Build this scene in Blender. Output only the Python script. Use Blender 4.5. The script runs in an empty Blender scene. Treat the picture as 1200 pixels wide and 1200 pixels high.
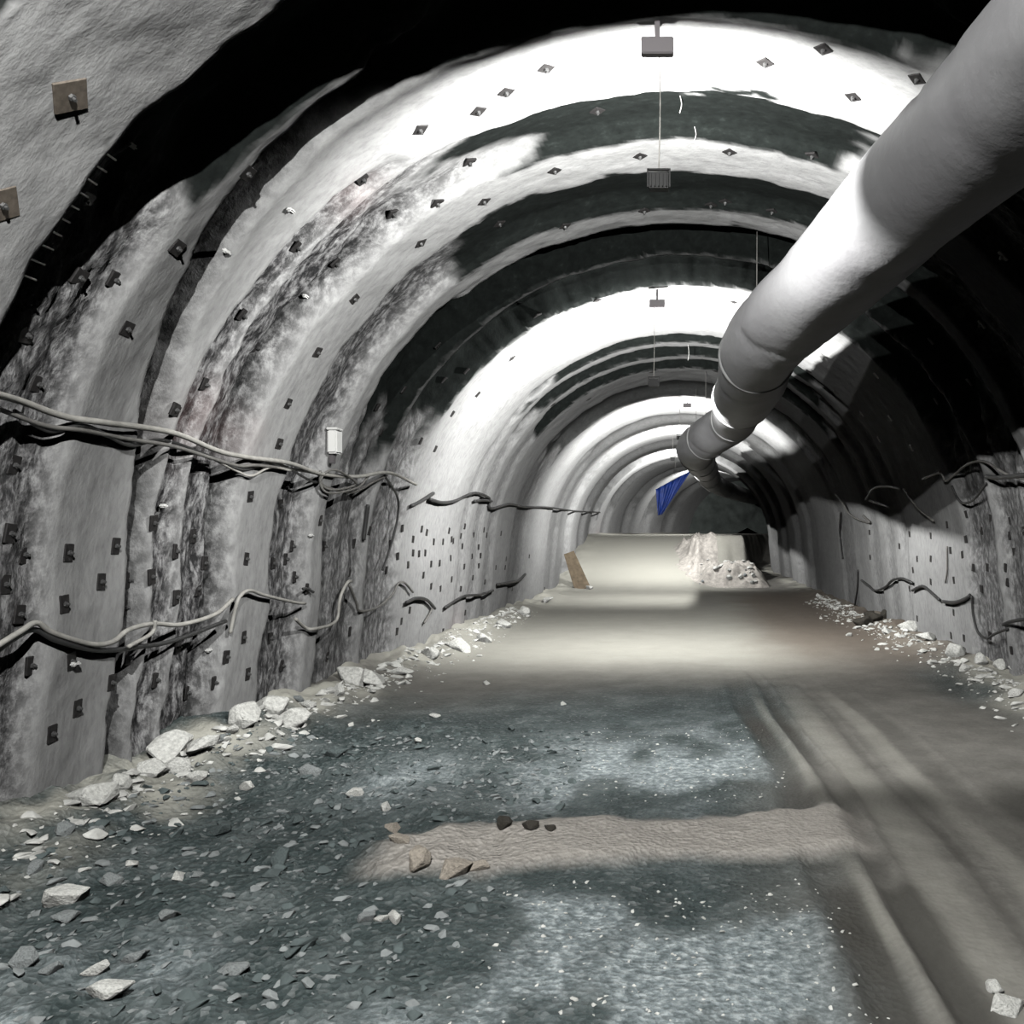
import bpy, bmesh, math, random
import numpy as np
from mathutils import Vector, Matrix
random.seed(7)
rng = np.random.default_rng(11)
SC = bpy.context.scene
COL = SC.collection
CAMZ = 2.29
F, PX, PY = 1000.0, 800.0, 623.0      # focal length and principal point in the 1200 frame

# ------------------------------------------------------------------ helpers
def link(o):
    COL.objects.link(o); return o

def tag(o, label=None, cat=None, group=None, kind=None):
    if label: o['label'] = label
    if cat: o['category'] = cat
    if group: o['group'] = group
    if kind: o['kind'] = kind
    return o

def empty(name, loc, label, cat, group=None):
    o = bpy.data.objects.new(name, None); o.location = loc; o.empty_display_size = .1
    link(o); return tag(o, label, cat, group)

def mesh_obj(name, verts, faces, mat, parent=None, smooth=True, matrix=None):
    me = bpy.data.meshes.new(name)
    me.from_pydata([tuple(v) for v in verts], [], [tuple(f) for f in faces]); me.update()
    o = bpy.data.objects.new(name, me)
    if mat: me.materials.append(mat)
    if smooth:
        me.polygons.foreach_set('use_smooth', [True]*len(me.polygons))
    if matrix is not None: o.matrix_world = matrix
    if parent: o.parent = parent
    return link(o)

def bm_obj(name, bm, mat, parent=None, smooth=False):
    me = bpy.data.meshes.new(name); bm.to_mesh(me); bm.free()
    if mat: me.materials.append(mat)
    if smooth: me.polygons.foreach_set('use_smooth', [True]*len(me.polygons))
    o = bpy.data.objects.new(name, me)
    if parent: o.parent = parent
    return link(o)

TBL = rng.random((512, 512))
def vnoise(x, y):
    x = np.asarray(x, float); y = np.asarray(y, float)
    xi = np.floor(x).astype(int); yi = np.floor(y).astype(int)
    fx = x-xi; fy = y-yi
    fx = fx*fx*(3-2*fx); fy = fy*fy*(3-2*fy)
    a = TBL[xi % 512, yi % 512]; b = TBL[(xi+1) % 512, yi % 512]
    c = TBL[xi % 512, (yi+1) % 512]; d = TBL[(xi+1) % 512, (yi+1) % 512]
    return (a*(1-fx)+b*fx)*(1-fy)+(c*(1-fx)+d*fx)*fy
def fbm(x, y, o=4):
    s = 0; a = .5; n = 0
    for i in range(o):
        s = s+a*vnoise(x*2**i+17.3*i, y*2**i+9.1*i); n += a; a *= .5
    return s/n*2-1
def sstep(a, b, x):
    t = np.clip((x-a)/(b-a), 0, 1); return t*t*(3-2*t)

# ------------------------------------------------------------------ tunnel shape
R, ZC, SLOPE = 4.83, 1.68, .1
AS = R*math.pi/2
def cx(D):
    D = np.asarray(D, float); return .0085*np.clip(D-45, 0, None)**2
# D0, D1, depth at crown, depth at walls, half-angle of bare dark rock, rock amount, wall roughness, with painted shade when high
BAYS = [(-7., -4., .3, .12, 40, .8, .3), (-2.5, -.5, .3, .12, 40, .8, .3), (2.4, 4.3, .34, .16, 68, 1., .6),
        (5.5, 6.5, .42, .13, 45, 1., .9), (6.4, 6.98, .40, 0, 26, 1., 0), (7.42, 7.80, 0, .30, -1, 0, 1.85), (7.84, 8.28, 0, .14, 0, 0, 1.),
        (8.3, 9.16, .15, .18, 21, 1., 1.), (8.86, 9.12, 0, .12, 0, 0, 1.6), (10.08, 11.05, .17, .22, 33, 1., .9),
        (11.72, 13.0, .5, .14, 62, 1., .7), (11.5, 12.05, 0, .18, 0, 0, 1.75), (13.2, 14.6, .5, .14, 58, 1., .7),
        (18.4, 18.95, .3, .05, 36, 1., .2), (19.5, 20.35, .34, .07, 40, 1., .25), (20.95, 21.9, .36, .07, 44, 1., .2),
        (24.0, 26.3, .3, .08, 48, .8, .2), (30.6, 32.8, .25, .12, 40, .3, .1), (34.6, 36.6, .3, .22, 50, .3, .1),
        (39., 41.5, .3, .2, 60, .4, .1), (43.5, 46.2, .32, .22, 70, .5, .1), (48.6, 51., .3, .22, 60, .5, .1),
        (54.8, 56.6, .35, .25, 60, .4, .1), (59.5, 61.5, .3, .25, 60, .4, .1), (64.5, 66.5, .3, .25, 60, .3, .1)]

def lining(D, a):
    """outward offset, bare rock amount with painted recess shade, and roughness of the lining at station D and arc position a"""
    D = np.asarray(D, float); a = np.asarray(a, float)
    phi = np.abs(a)/R*180/math.pi
    warp = .13*fbm(a*.9+3, D*.35+5, 4)+.05*fbm(a*4.1, D*1.5+40, 3)
    rag = fbm(a*1.3+50, D*3.0+7, 4)
    rag2 = fbm(a*2.6+21, D*9.0+3, 5)
    Dw = D+warp*np.clip(D/9, .6, 1.6)
    rho = np.zeros(np.broadcast(D, a).shape); rock = rho.copy(); rec = rho.copy()
    for (d0, d1, dc, dw, ext, rk, rough_shade) in BAYS:
        e = .05+.004*d0 if d0 > 0 else .08
        Dq = Dw
        if ext < 0: ext = 0; Dw = Dw+.72*(1-sstep(38, 82, phi)); slant = True      # this joint leans back towards the crown
        else: slant = False
        band = sstep(d0-e, d0+e, Dw)*sstep(d1+e*.6, d1-2.6*e, Dw)      # the far side slopes back up
        bandm = sstep(d0-.5*e, d0+.6*e, Dw+(.2*rag+.34*rag2)*(0 if d0 == 6.4 else 1))*sstep(d1+1.1*e, d1+.3*e, Dw)
        w = sstep(ext+14, ext-12, phi+14*rag) if ext else 0*phi
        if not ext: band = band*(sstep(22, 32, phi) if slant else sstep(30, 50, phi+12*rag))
        rho = rho+band*(dw+(dc-dw)*w)
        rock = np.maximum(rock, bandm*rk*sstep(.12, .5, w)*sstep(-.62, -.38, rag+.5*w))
        rec = np.maximum(rec, band*min(rough_shade, 1)*(1-.6*w)*sstep(20, 44, phi+10*rag))
        if rough_shade > 1: rock = np.maximum(rock, band*(rough_shade-1)*np.clip(.75+1.3*rag2, 0, 1))  # narrow wall recesses: their shade is painted in with the rock colour
        Dw = Dq
    lump = fbm(a*.7+9, D*.6+2, 3)
    fine = fbm(a*3.+2, D*5.+1, 4)
    near = np.clip(1.25-D/60, .25, 1)
    rho = rho+(.035*lump+.014*fine+.085*rec*fbm(a*2.3+70, D*5+30, 4))*near
    # the nearest ring stands inside the line of the rest
    ring = sstep(4.2, 4.36, Dw)*sstep(5.56, 5.44, Dw)
    rho = rho-.10*ring
    return rho, rock, rec

def surf(D, a, off=0.0, rho=None):
    D = np.asarray(D, float); a = np.asarray(a, float)
    if rho is None: rho = lining(D, a)[0]
    r = R+rho+off
    aa = np.abs(a); s = np.sign(a)
    ph = np.minimum(aa, AS)/R
    low = np.clip(aa-AS, 0, None)
    x = s*(r*np.sin(ph)+SLOPE*low); z = ZC+r*np.cos(ph)-low
    return np.stack([x+cx(D), np.broadcast_to(D, x.shape), z], -1)

def inv(x, z):
    """arc position and radial distance outside the base profile"""
    low = np.clip(ZC-z, 0, None)
    phi = np.arctan2(np.abs(x), np.maximum(z-ZC, 0)+1e-9)
    a = np.where(z >= ZC, phi*R, AS+low)*np.sign(x+1e-12)
    e = np.where(z >= ZC, np.hypot(x, z-ZC)-R, np.abs(x)-R-SLOPE*low)
    return a, e

MARCH = np.concatenate([np.arange(2, 20, .01), np.arange(20, 69, .03)])
def wall_at(px, py):
    """where the ray through a photo pixel meets the lining: station D, arc position a"""
    D = MARCH; x = (px-PX)/F*D-cx(D); z = CAMZ+(PY-py)/F*D
    a, e = inv(x, z)
    hit = np.nonzero(e > lining(D, a)[0])[0]
    i = hit[0] if len(hit) else len(D)-1
    return float(D[i]), float(a[i])
def wall_frame(D, a, off=0.0):
    h = .06
    p = surf(D, a, off)
    r0 = float(lining(D, a)[0])
    p0 = surf(D, a, 0, r0+off)
    da = surf(D, a+h, 0, r0)-surf(D, a-h, 0, r0); da /= np.linalg.norm(da)
    dd = np.array([0, 1., 0])
    n = np.cross(dd, da)
    c = np.array([float(cx(D)), D, 2.4])
    if np.dot(n, c-p0) < 0: n = -n
    n /= np.linalg.norm(n)
    return p0, da, n

def floor_z(X, D):
    X = np.asarray(X, float); D = np.asarray(D, float)
    x = X-cx(D)
    wv = .25*fbm(X*.8+4, D*.5, 3)
    left = sstep(32.5, 45.5, D)
    mid = sstep(37.4, 39.2, D+wv*1.5)
    lane = sstep(60, 67, D)
    wq = .5*fbm(X*2.1+8, D*1.4, 4)
    t1 = sstep(.0, 1.5, x+wv+wq); t2 = sstep(2.7, 3.3, x+wv)
    bench = 2.12*((left*(1-t1)+mid*t1)*(1-t2)+lane*t2)
    near = np.clip(1.2-D/30, .15, 1)
    z = bench+.03*fbm(X*.9, D*.6+3, 3)*near
    # loose shoulder at the foot of the walls
    edge = sstep(1.1, .1, 4.95-np.abs(x))
    z = z+edge*(.16+.22*(fbm(X*1.7+30, D*1.3, 4)+.3))*np.clip(1.3-D/40, .3, 1)
    # rubble ground at the left front
    rub = sstep(-.6, -2.4, X+.5*fbm(X, D, 3))*sstep(13, 8, D)
    z = z+rub*(.075*fbm(X*2.3, D*2.3, 4)+.045*np.abs(fbm(X*7, D*7, 3)))
    # raised mud band across the road
    bd = band_mask(X, D)
    z = z+.055*bd*(1+.3*fbm(X*3, D*5, 3))
    # wheel ruts
    for c, w, dp in RUTS:
        xc = rut_x(D, c); q = (X-xc)/w
        z = z-(dp*np.exp(-q**4)-.6*dp*np.exp(-((np.abs(q)-1.5)/.4)**2))*sstep(15, 11, D)*(1-.8*bd)
    z = z+.012*fbm(X*5+8, D*5, 3)*near
    return z
RUTS = [(1.0, .13, .03), (1.36, .075, .03), (1.95, .05, .008), (2.5, .13, .012)]
def rut_x(D, c):
    return c-.012*np.clip(D-5.5, 0, None)**1.45+.04*np.sin(D*1.3+c*3)
def band_mask(X, D):
    w = .22*fbm(X*1.6+11, D*1.2, 4)
    lo = 5.72+.10*(X+2); hi = 6.42+.16*(X+2)
    m = sstep(lo-.12, lo+.1, D+w)*sstep(hi+.16, hi-.1, D+w)
    return m*sstep(-2.25, -1.75, X+w)*sstep(1.55, 1.05, X+w)

def floor_at(px, py):
    D = np.concatenate([np.arange(2.5, 20, .01), np.arange(20, 69, .03)])
    X = (px-PX)/F*D; z = CAMZ+(PY-py)/F*D
    hit = np.nonzero(z < floor_z(X, D))[0]
    i = hit[0] if len(hit) else len(D)-1
    return float(X[i]), float(D[i])

# ------------------------------------------------------------------ materials
def new_mat(name):
    m = bpy.data.materials.new(name); m.use_nodes = True
    nt = m.node_tree; b = nt.nodes['Principled BSDF']
    return m, nt, b
def node(nt, t, **kw):
    n = nt.nodes.new(t)
    for k, v in kw.items():
        if k in n.inputs: n.inputs[k].default_value = v
        else: setattr(n, k, v)
    return n
def noise(nt, scale, detail=5, rough=.6, vec=None):
    n = node(nt, 'ShaderNodeTexNoise'); n.inputs['Scale'].default_value = scale
    n.inputs['Detail'].default_value = detail; n.inputs['Roughness'].default_value = rough
    if vec: nt.links.new(vec, n.inputs['Vector'])
    return n
def ramp(nt, fac, stops):
    r = node(nt, 'ShaderNodeValToRGB'); e = r.color_ramp.elements
    while len(e) < len(stops): e.new(.5)
    for q, (p, c) in zip(e, stops):
        q.position = p; q.color = (*c, 1) if len(c) == 3 else c
    nt.links.new(fac, r.inputs['Fac']); return r
def mix(nt, fac, a, b, mode='MIX'):
    m = node(nt, 'ShaderNodeMix', data_type='RGBA', blend_type=mode)
    for sock, v in ((m.inputs[0], fac), (m.inputs[6], a), (m.inputs[7], b)):
        if hasattr(v, 'is_output'): nt.links.new(v, sock)
        elif isinstance(v, (int, float)): sock.default_value = v
        else: sock.default_value = (*v, 1)
    return m.outputs[2]
def bump(nt, b, h, strength, dist):
    bp = node(nt, 'ShaderNodeBump'); bp.inputs['Strength'].default_value = strength
    bp.inputs['Distance'].default_value = dist
    nt.links.new(h, bp.inputs['Height']); nt.links.new(bp.outputs[0], b.inputs['Normal'])
def simple(name, col, rough=.7, metal=0, nscale=0, amt=.25, bmp=0):
    m, nt, b = new_mat(name)
    b.inputs['Roughness'].default_value = rough; b.inputs['Metallic'].default_value = metal
    if nscale:
        tc = node(nt, 'ShaderNodeTexCoord')
        n = noise(nt, nscale, 4, .6, tc.outputs['Object'])
        r = ramp(nt, n.outputs['Fac'], [(.3, tuple(c*(1-amt) for c in col)), (.7, tuple(min(1, c*(1+amt)) for c in col))])
        nt.links.new(r.outputs['Color'], b.inputs['Base Color'])
        if bmp: bump(nt, b, n.outputs['Fac'], .6, bmp)
    else:
        b.inputs['Base Color'].default_value = (*col, 1)
    return m

# sprayed concrete lining: R = bare rock and painted recess shade, G = rough recess, B = reddish stain
m_lin, nt, b = new_mat('sprayed_concrete')
geo = node(nt, 'ShaderNodeNewGeometry'); pos = geo.outputs['Position']
att = node(nt, 'ShaderNodeAttribute', attribute_name='zone')
sep = node(nt, 'ShaderNodeSeparateColor'); nt.links.new(att.outputs['Color'], sep.inputs[0])
mp = node(nt, 'ShaderNodeMapping'); mp.inputs['Scale'].default_value = (.9, 1.7, .75); nt.links.new(pos, mp.inputs['Vector'])
n1 = noise(nt, .7, 5, .6, pos); n2 = noise(nt, 9.5, 6, .66, mp.outputs[0]); n3 = noise(nt, 38, 4, .6, pos)
base = ramp(nt, n1.outputs['Fac'], [(.3, (.30, .298, .296)), (.55, (.37, .37, .366)), (.75, (.44, .44, .435))]).outputs['Color']
base = mix(nt, .45, base, ramp(nt, n2.outputs['Fac'], [(.33, (.22, .218, .22)), (.5, (.37, .37, .37)), (.7, (.48, .48, .475))]).outputs['Color'])
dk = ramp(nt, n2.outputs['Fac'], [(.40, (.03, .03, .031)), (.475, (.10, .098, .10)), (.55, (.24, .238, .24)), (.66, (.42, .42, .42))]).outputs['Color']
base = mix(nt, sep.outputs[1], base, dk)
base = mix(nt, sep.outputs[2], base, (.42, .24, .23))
rock_shade = ramp(nt, n2.outputs['Fac'], [(.3, (.0055, .0068, .0063)), (.6, (.011, .0135, .0125)), (.8, (.026, .031, .029))]).outputs['Color']
base = mix(nt, sep.outputs[0], base, rock_shade)
nt.links.new(base, b.inputs['Base Color']); b.inputs['Roughness'].default_value = .92; b.inputs['Specular IOR Level'].default_value = .12
ad = node(nt, 'ShaderNodeMath', operation='ADD'); nt.links.new(n2.outputs['Fac'], ad.inputs[0])
ml = node(nt, 'ShaderNodeMath', operation='MULTIPLY'); nt.links.new(n3.outputs['Fac'], ml.inputs[0]); ml.inputs[1].default_value = .35
nt.links.new(ml.outputs[0], ad.inputs[1]); bump(nt, b, ad.outputs[0], .45, .04)
bpn = [n for n in nt.nodes if n.type == 'BUMP'][0]
ms = node(nt, 'ShaderNodeMath', operation='MULTIPLY_ADD'); nt.links.new(sep.outputs[1], ms.inputs[0]); ms.inputs[1].default_value = .6; ms.inputs[2].default_value = .22
nt.links.new(ms.outputs[0], bpn.inputs['Strength'])

# ground: R = dark wet gravel, G = pale fine gravel, B = beige mud, A unused
m_flr, nt, b = new_mat('muddy_ground')
geo = node(nt, 'ShaderNodeNewGeometry'); pos = geo.outputs['Position']
att = node(nt, 'ShaderNodeAttribute', attribute_name='zone')
att2 = node(nt, 'ShaderNodeAttribute', attribute_name='zone_two')
sep = node(nt, 'ShaderNodeSeparateColor'); nt.links.new(att.outputs['Color'], sep.inputs[0])
sep2 = node(nt, 'ShaderNodeSeparateColor'); nt.links.new(att2.outputs['Color'], sep2.inputs[0])
n1 = noise(nt, 1.6, 6, .65, pos); n2 = noise(nt, 14, 5, .7, pos)
vo = node(nt, 'ShaderNodeTexVoronoi'); vo.inputs['Scale'].default_value = 26; nt.links.new(pos, vo.inputs['Vector'])
vsep = node(nt, 'ShaderNodeSeparateColor'); nt.links.new(vo.outputs['Color'], vsep.inputs[0])
mud = ramp(nt, n1.outputs['Fac'], [(.3, (.105, .10, .089)), (.5, (.165, .158, .142)), (.7, (.23, .221, .20))]).outputs['Color']
mud = mix(nt, .25, mud, ramp(nt, n2.outputs['Fac'], [(.3, (.08, .076, .069)), (.7, (.25, .24, .22))]).outputs['Color'])
pale = ramp(nt, n2.outputs['Fac'], [(.33, (.10, .125, .13)), (.5, (.25, .29, .30)), (.66, (.56, .61, .62))]).outputs['Color']
dark = ramp(nt, vsep.outputs[0], [(.0, (.025, .038, .039)), (.6, (.055, .075, .075)), (.88, (.11, .13, .13)), (1., (.28, .30, .30))]).outputs['Color']
dark = mix(nt, .55, dark, ramp(nt, n1.outputs['Fac'], [(.37, (.011, .022, .022)), (.5, (.04, .058, .058)), (.64, (.15, .175, .175))]).outputs['Color'])
band = ramp(nt, n2.outputs['Fac'], [(.3, (.34, .315, .285)), (.6, (.46, .43, .395)), (.8, (.52, .495, .455))]).outputs['Color']
c = mix(nt, sep.outputs[0], mud, dark)
c = mix(nt, sep.outputs[1], c, pale)
c = mix(nt, sep2.outputs[0], c, (.045, .043, .037))
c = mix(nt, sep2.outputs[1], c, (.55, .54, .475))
c = mix(nt, sep2.outputs[2], c, (.17, .135, .105))
c = mix(nt, sep.outputs[2], c, band)
nt.links.new(c, b.inputs['Base Color'])
rr = ramp(nt, sep.outputs[0], [(0, (.85,)*3), (1, (.62,)*3)]); nt.links.new(rr.outputs['Color'], b.inputs['Roughness'])
ad = node(nt, 'ShaderNodeMath', operation='ADD'); nt.links.new(n2.outputs['Fac'], ad.inputs[0]); nt.links.new(vo.outputs['Distance'], ad.inputs[1])
bump(nt, b, ad.outputs[0], .7, .03)
bpn = [n for n in nt.nodes if n.type == 'BUMP'][0]
ms = node(nt, 'ShaderNodeMath', operation='MULTIPLY_ADD'); nt.links.new(sep.outputs[0], ms.inputs[0]); ms.inputs[1].default_value = .55; ms.inputs[2].default_value = .15
nt.links.new(ms.outputs[0], bpn.inputs['Strength'])

def rock_mat(name, col):
    return simple(name, col, .85, 0, 7, .3, .03)
m_pale = rock_mat('pale_rock', (.68, .68, .645))
m_grey = rock_mat('grey_rock', (.27, .29, .29))
m_teal = rock_mat('dark_rock', (.10, .125, .125))
m_clod = rock_mat('dark_clod', (.045, .04, .032))
m_beige = rock_mat('beige_clod', (.40, .355, .30))
m_lampback = simple('black_housing', (.012, .012, .012), .7)
m_steel = simple('rusty_steel', (.03, .028, .028), .65, .5, 30, .3)
m_plate2 = simple('brown_steel', (.16, .135, .11), .6, .4, 25, .3)
m_nut = simple('nut_steel', (.16, .16, .16), .5, .7)
m_cabw = simple('pale_cable', (.42, .41, .38), .6, 0, 9, .2)
m_cabg = simple('grey_cable', (.17, .165, .155), .6, 0, 9, .25)
m_cabd = simple('dark_cable', (.035, .035, .035), .55)
m_white = simple('white_plastic', (.80, .80, .78), .45)
m_house = simple('grey_housing', (.13, .12, .125), .5, .3)
m_wood = simple('brown_timber', (.17, .13, .085), .8, 0, 6, .35)
m_pin = simple('bright_steel', (.62, .62, .6), .45, .3)
m_blue = simple('blue_tarp', (.02, .055, .30), .5, 0, 3, .3)
m_glow, nt, b = new_mat('lamp_glow')
b.inputs['Emission Color'].default_value = (.95, 1, .97, 1); b.inputs['Emission Strength'].default_value = 20

# duct fabric
m_duct, nt, b = new_mat('duct_fabric')
tc = node(nt, 'ShaderNodeTexCoord')
n1 = noise(nt, 1.2, 4, .55, tc.outputs['Object']); n2 = noise(nt, 9, 4, .6, tc.outputs['Object'])
r = ramp(nt, n1.outputs['Fac'], [(.3, (.14, .138, .143)), (.7, (.18, .18, .183))])
nt.links.new(r.outputs['Color'], b.inputs['Base Color']); b.inputs['Roughness'].default_value = .6
bump(nt, b, n2.outputs['Fac'], .25, .03)
m_band = simple('duct_band', (.19, .19, .19), .6)

# ------------------------------------------------------------------ lining meshes
ds = [-9.]
while ds[-1] < 71.5:
    D = ds[-1]
    ds.append(D+(.16 if D < 3.6 else min(.2, max(.032, .0042*D))))
DS = np.array(ds)
AMAX = AS+ZC+.55
AA = np.linspace(-AMAX, AMAX, 421)
GA, GD = np.meshgrid(AA, DS)
RHO, ROCK_SHADE, REC = lining(GD, GA)
P = surf(GD, GA, 0, RHO)
ST = np.zeros_like(GD)
for (px, py, rad) in ((232, 492, .5), (262, 505, .35), (425, 235, .4), (908, 472, .5), (700, 640, 1.6), (530, 745, .8)):
    d, a = wall_at(px, py)
    ST = np.maximum(ST, .25*np.exp(-(((GD-d)/rad)**2+((GA-a)/(rad*.7))**2))*(.6+.4*fbm(GA*6, GD*6, 3)))
def grid_mesh(name, P, mat, attrs, flip=False):
    nr, nc = P.shape[:2]
    idx = np.arange(nr*nc).reshape(nr, nc)
    q = np.stack([idx[:-1, :-1], idx[:-1, 1:], idx[1:, 1:], idx[1:, :-1]], -1).reshape(-1, 4)
    if flip: q = q[:, ::-1]
    me = bpy.data.meshes.new(name)
    me.vertices.add(nr*nc); me.vertices.foreach_set('co', P.reshape(-1).astype(np.float32))
    me.loops.add(q.size); me.loops.foreach_set('vertex_index', q.reshape(-1).astype(np.int32))
    me.polygons.add(len(q)); me.polygons.foreach_set('loop_start', np.arange(0, q.size, 4, dtype=np.int32))
    me.polygons.foreach_set('use_smooth', np.ones(len(q), bool))
    me.update(); me.validate()
    for an, chans in attrs.items():
        at = me.color_attributes.new(an, 'FLOAT_COLOR', 'POINT')
        arr = np.stack([*chans, np.ones_like(chans[0])], -1).astype(np.float32)
        at.data.foreach_set('color', np.clip(arr, 0, 1).reshape(-1))
    me.materials.append(mat)
    o = bpy.data.objects.new(name, me); link(o); o['kind'] = 'structure'; return o
iL = int(np.searchsorted(AA, -(AS-1.3))); iR = int(np.searchsorted(AA, AS-1.3))
for nm, lab, s in (('wall_left', 'grey sprayed concrete wall with cables, left side of the tunnel', slice(0, iL+1)),
              ('ceiling', 'vault of sprayed concrete ribs with bare dark rock between them', slice(iL, iR+1)),
              ('wall_right', 'grey sprayed concrete wall in shade of the duct, right side', slice(iR, None))):
    o = grid_mesh(nm, P[:, s], m_lin, {'zone': (ROCK_SHADE[:, s], REC[:, s], ST[:, s])})
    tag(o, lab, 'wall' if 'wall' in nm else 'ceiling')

# floor
fd = [-9.]
while fd[-1] < 71.5:
    D = fd[-1]; fd.append(D+(.2 if D < 3.2 else min(.16, max(.022, .0045*D))))
FD = np.array(fd); FXN = np.linspace(-5.45, 5.45, 330)
GX, GD = np.meshgrid(FXN, FD); GX = GX+cx(GD)
GZ = floor_z(GX, GD)
w = .5*fbm(GX*.7+5, GD*.5, 4)
w2 = fbm(GX*1.5+1, GD*1.1+6, 5)
dark = sstep(1.5, .3, GX+w-.05*(GD-6))*sstep(14.2, 11., GD+1.6*w-.35*GX)
dark = np.maximum(dark, .85*sstep(3.3, 4.2, GX+w)*sstep(9, 12, GD)*sstep(16, 13, GD))
pale = sstep(-1.9, -.7, GX+w)*sstep(1.2, .5, GX+w)*(sstep(5.55, 5.3, GD+.5*w)*sstep(.0, .35, w2+.12)+sstep(6.6, 7.2, GD+w)*sstep(10.8, 8.6, GD+w)*sstep(-.15, .3, w2))
pale = np.maximum(pale, .9*sstep(-2.2, -3., GX+w)*sstep(5.1, 4.5, GD+.5*w)*sstep(-.25, .15, w2))
pale = np.maximum(pale, .8*np.exp(-(((GX+2.55)/.45)**2+((GD-7.9)/.8)**2)))
bd = band_mask(GX, GD)
rut = np.zeros_like(GX); rid = rut.copy()
for c, wd, dp in RUTS:
    q = (GX-rut_x(GD, c))/wd
    rut = np.maximum(rut, np.exp(-q**4)*sstep(14, 10, GD)*(.5+1.*fbm(GX, GD*.8+c*7, 3))*(1 if c < 1.5 else .6))
rut = np.maximum(rut, .95*sstep(.9+.5*w2, 1.3+.5*w2, GX)*sstep(2.4, 2.0, GX+.3*w2)*np.exp(-((GD-7.3)/.5)**2))
rut = np.maximum(rut, .85*sstep(.75, .95, GX+.1*w2)*sstep(1.6, 1.42, GX)*sstep(5.7, 5.4, GD)*(1-np.exp(-((GX-1.19)/.06)**4)))
rut = np.maximum(rut, .85*sstep(2.6, 3.0, GX+w)*sstep(1.0, .3, np.abs(GD-7.0+.5*w2)))
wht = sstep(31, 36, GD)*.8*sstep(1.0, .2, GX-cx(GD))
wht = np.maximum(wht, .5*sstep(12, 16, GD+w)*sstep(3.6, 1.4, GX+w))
for c, wd in ((1.19, .055), (1.66, .16), (2.22, .12)):
    q = (GX-rut_x(GD, c))/wd
    wht = np.maximum(wht, .3*np.exp(-q**4)*sstep(14, 10, GD)*(.7+.6*fbm(GX*2, GD, 3)))
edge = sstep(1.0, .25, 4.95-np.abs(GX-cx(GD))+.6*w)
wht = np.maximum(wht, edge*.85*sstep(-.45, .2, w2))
brn = sstep(.9, 2.6, GX+w)*sstep(12, 18, GD+w)*sstep(34, 30, GD)*.75
dark = dark*(1-.7*edge*sstep(-.4, .2, w2))
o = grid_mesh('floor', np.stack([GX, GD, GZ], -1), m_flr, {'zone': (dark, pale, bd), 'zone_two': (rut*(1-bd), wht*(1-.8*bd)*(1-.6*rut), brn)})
tag(o, 'muddy tunnel floor with wheel ruts and wet dark gravel', 'floor')

# far face of the tunnel
a = np.linspace(-AS-1.7, AS+1.7, 60); rad = np.linspace(0, 1.08, 14)
A2, R2 = np.meshgrid(a, rad)
S = surf(np.full_like(A2, 70.), A2, 0, np.zeros_like(A2))
C0 = np.array([float(cx(70.)), 70., 2.6])
Pf = C0+(S-C0)*R2[..., None]; Pf[..., 1] = 70+.5*fbm(Pf[..., 0]*.8, Pf[..., 2]*.8, 4)
o = grid_mesh('wall_back', Pf, simple('dark_face', (.10, .115, .108), .9, 0, 1.5, .3), {'zone': (A2*0, A2*0, A2*0)})
tag(o, 'dark rock face closing the far end of the tunnel', 'wall')

# ------------------------------------------------------------------ floodlights
LAMPCOL = (1.0, 1.0, .98)
def open_box(bm, w, h, d, k):
    o_ = [(-w/2, -d, -h/2), (w/2, -d, -h/2), (w/2, -d, h/2), (-w/2, -d, h/2)]
    f_ = [(x, 0, z) for x, _, z in o_]
    i_ = [(x-math.copysign(k, x), 0, z-math.copysign(k, z)) for x, _, z in o_]
    j_ = [(x, -d+k, z) for x, _, z in i_]
    vs = [[bm.verts.new(v) for v in q] for q in (o_, f_, i_, j_)]
    bm.faces.new(vs[0]); bm.faces.new(vs[3][::-1])
    for r0, r1 in ((0, 1), (1, 2), (2, 3)):
        for i in range(4):
            bm.faces.new([vs[r0][i], vs[r1][i], vs[r1][(i+1) % 4], vs[r0][(i+1) % 4]])
def cube(bm, c, s):
    bmesh.ops.create_cube(bm, size=1, matrix=Matrix.Translation(c) @ Matrix.Diagonal((*s, 1)))
def pendant(X, D, z, power, label, radius=.012, w=.16, h=.13):
    """a floodlight on a drop cord, its dark back to the near end of the tunnel"""
    t = empty('floodlight', (X, D, z), label, 'lamp', 'floodlights hung on cords along the crown')
    d = .09
    bm = bmesh.new(); open_box(bm, w, h, d, .01)
    for i in range(5): cube(bm, (-w/2+w*(i+.5)/5, -d-.01, 0), (w*.06, .02, h*.86))
    bmesh.ops.recalc_face_normals(bm, faces=bm.faces)
    bm_obj('lamp_housing', bm, m_lampback, t)
    bm = bmesh.new(); cube(bm, (0, -d+.03, 0), (w*.8, .01, h*.7)); bm_obj('lamp_panel', bm, m_glow, t)
    bm = bmesh.new()
    for sx in (-1, 1): cube(bm, (sx*(w/2+.012), -d/2, .03), (.012, .03, h+.02))
    cube(bm, (0, -d/2, h/2+.04), (w+.036, .03, .012)); bm_obj('bracket', bm, m_lampback, t)
    top = surf(D-d/2, X-float(cx(D)))
    up = float(top[2])-z
    p = np.array([[0, -d/2, h/2+.04], [.012, -d/2, up*.5], [0, -d/2, up+.02]])
    tube('cord', catmull(p, 5), .006, 6, m_cabw, t)
    L = bpy.data.lights.new('floodlight_bulb', 'POINT'); L.energy = power; L.color = LAMPCOL; L.shadow_soft_size = radius
    lo = bpy.data.objects.new('floodlight_bulb', L); lo.location = (0, -.004, 0); lo.parent = t; link(lo)
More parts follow.
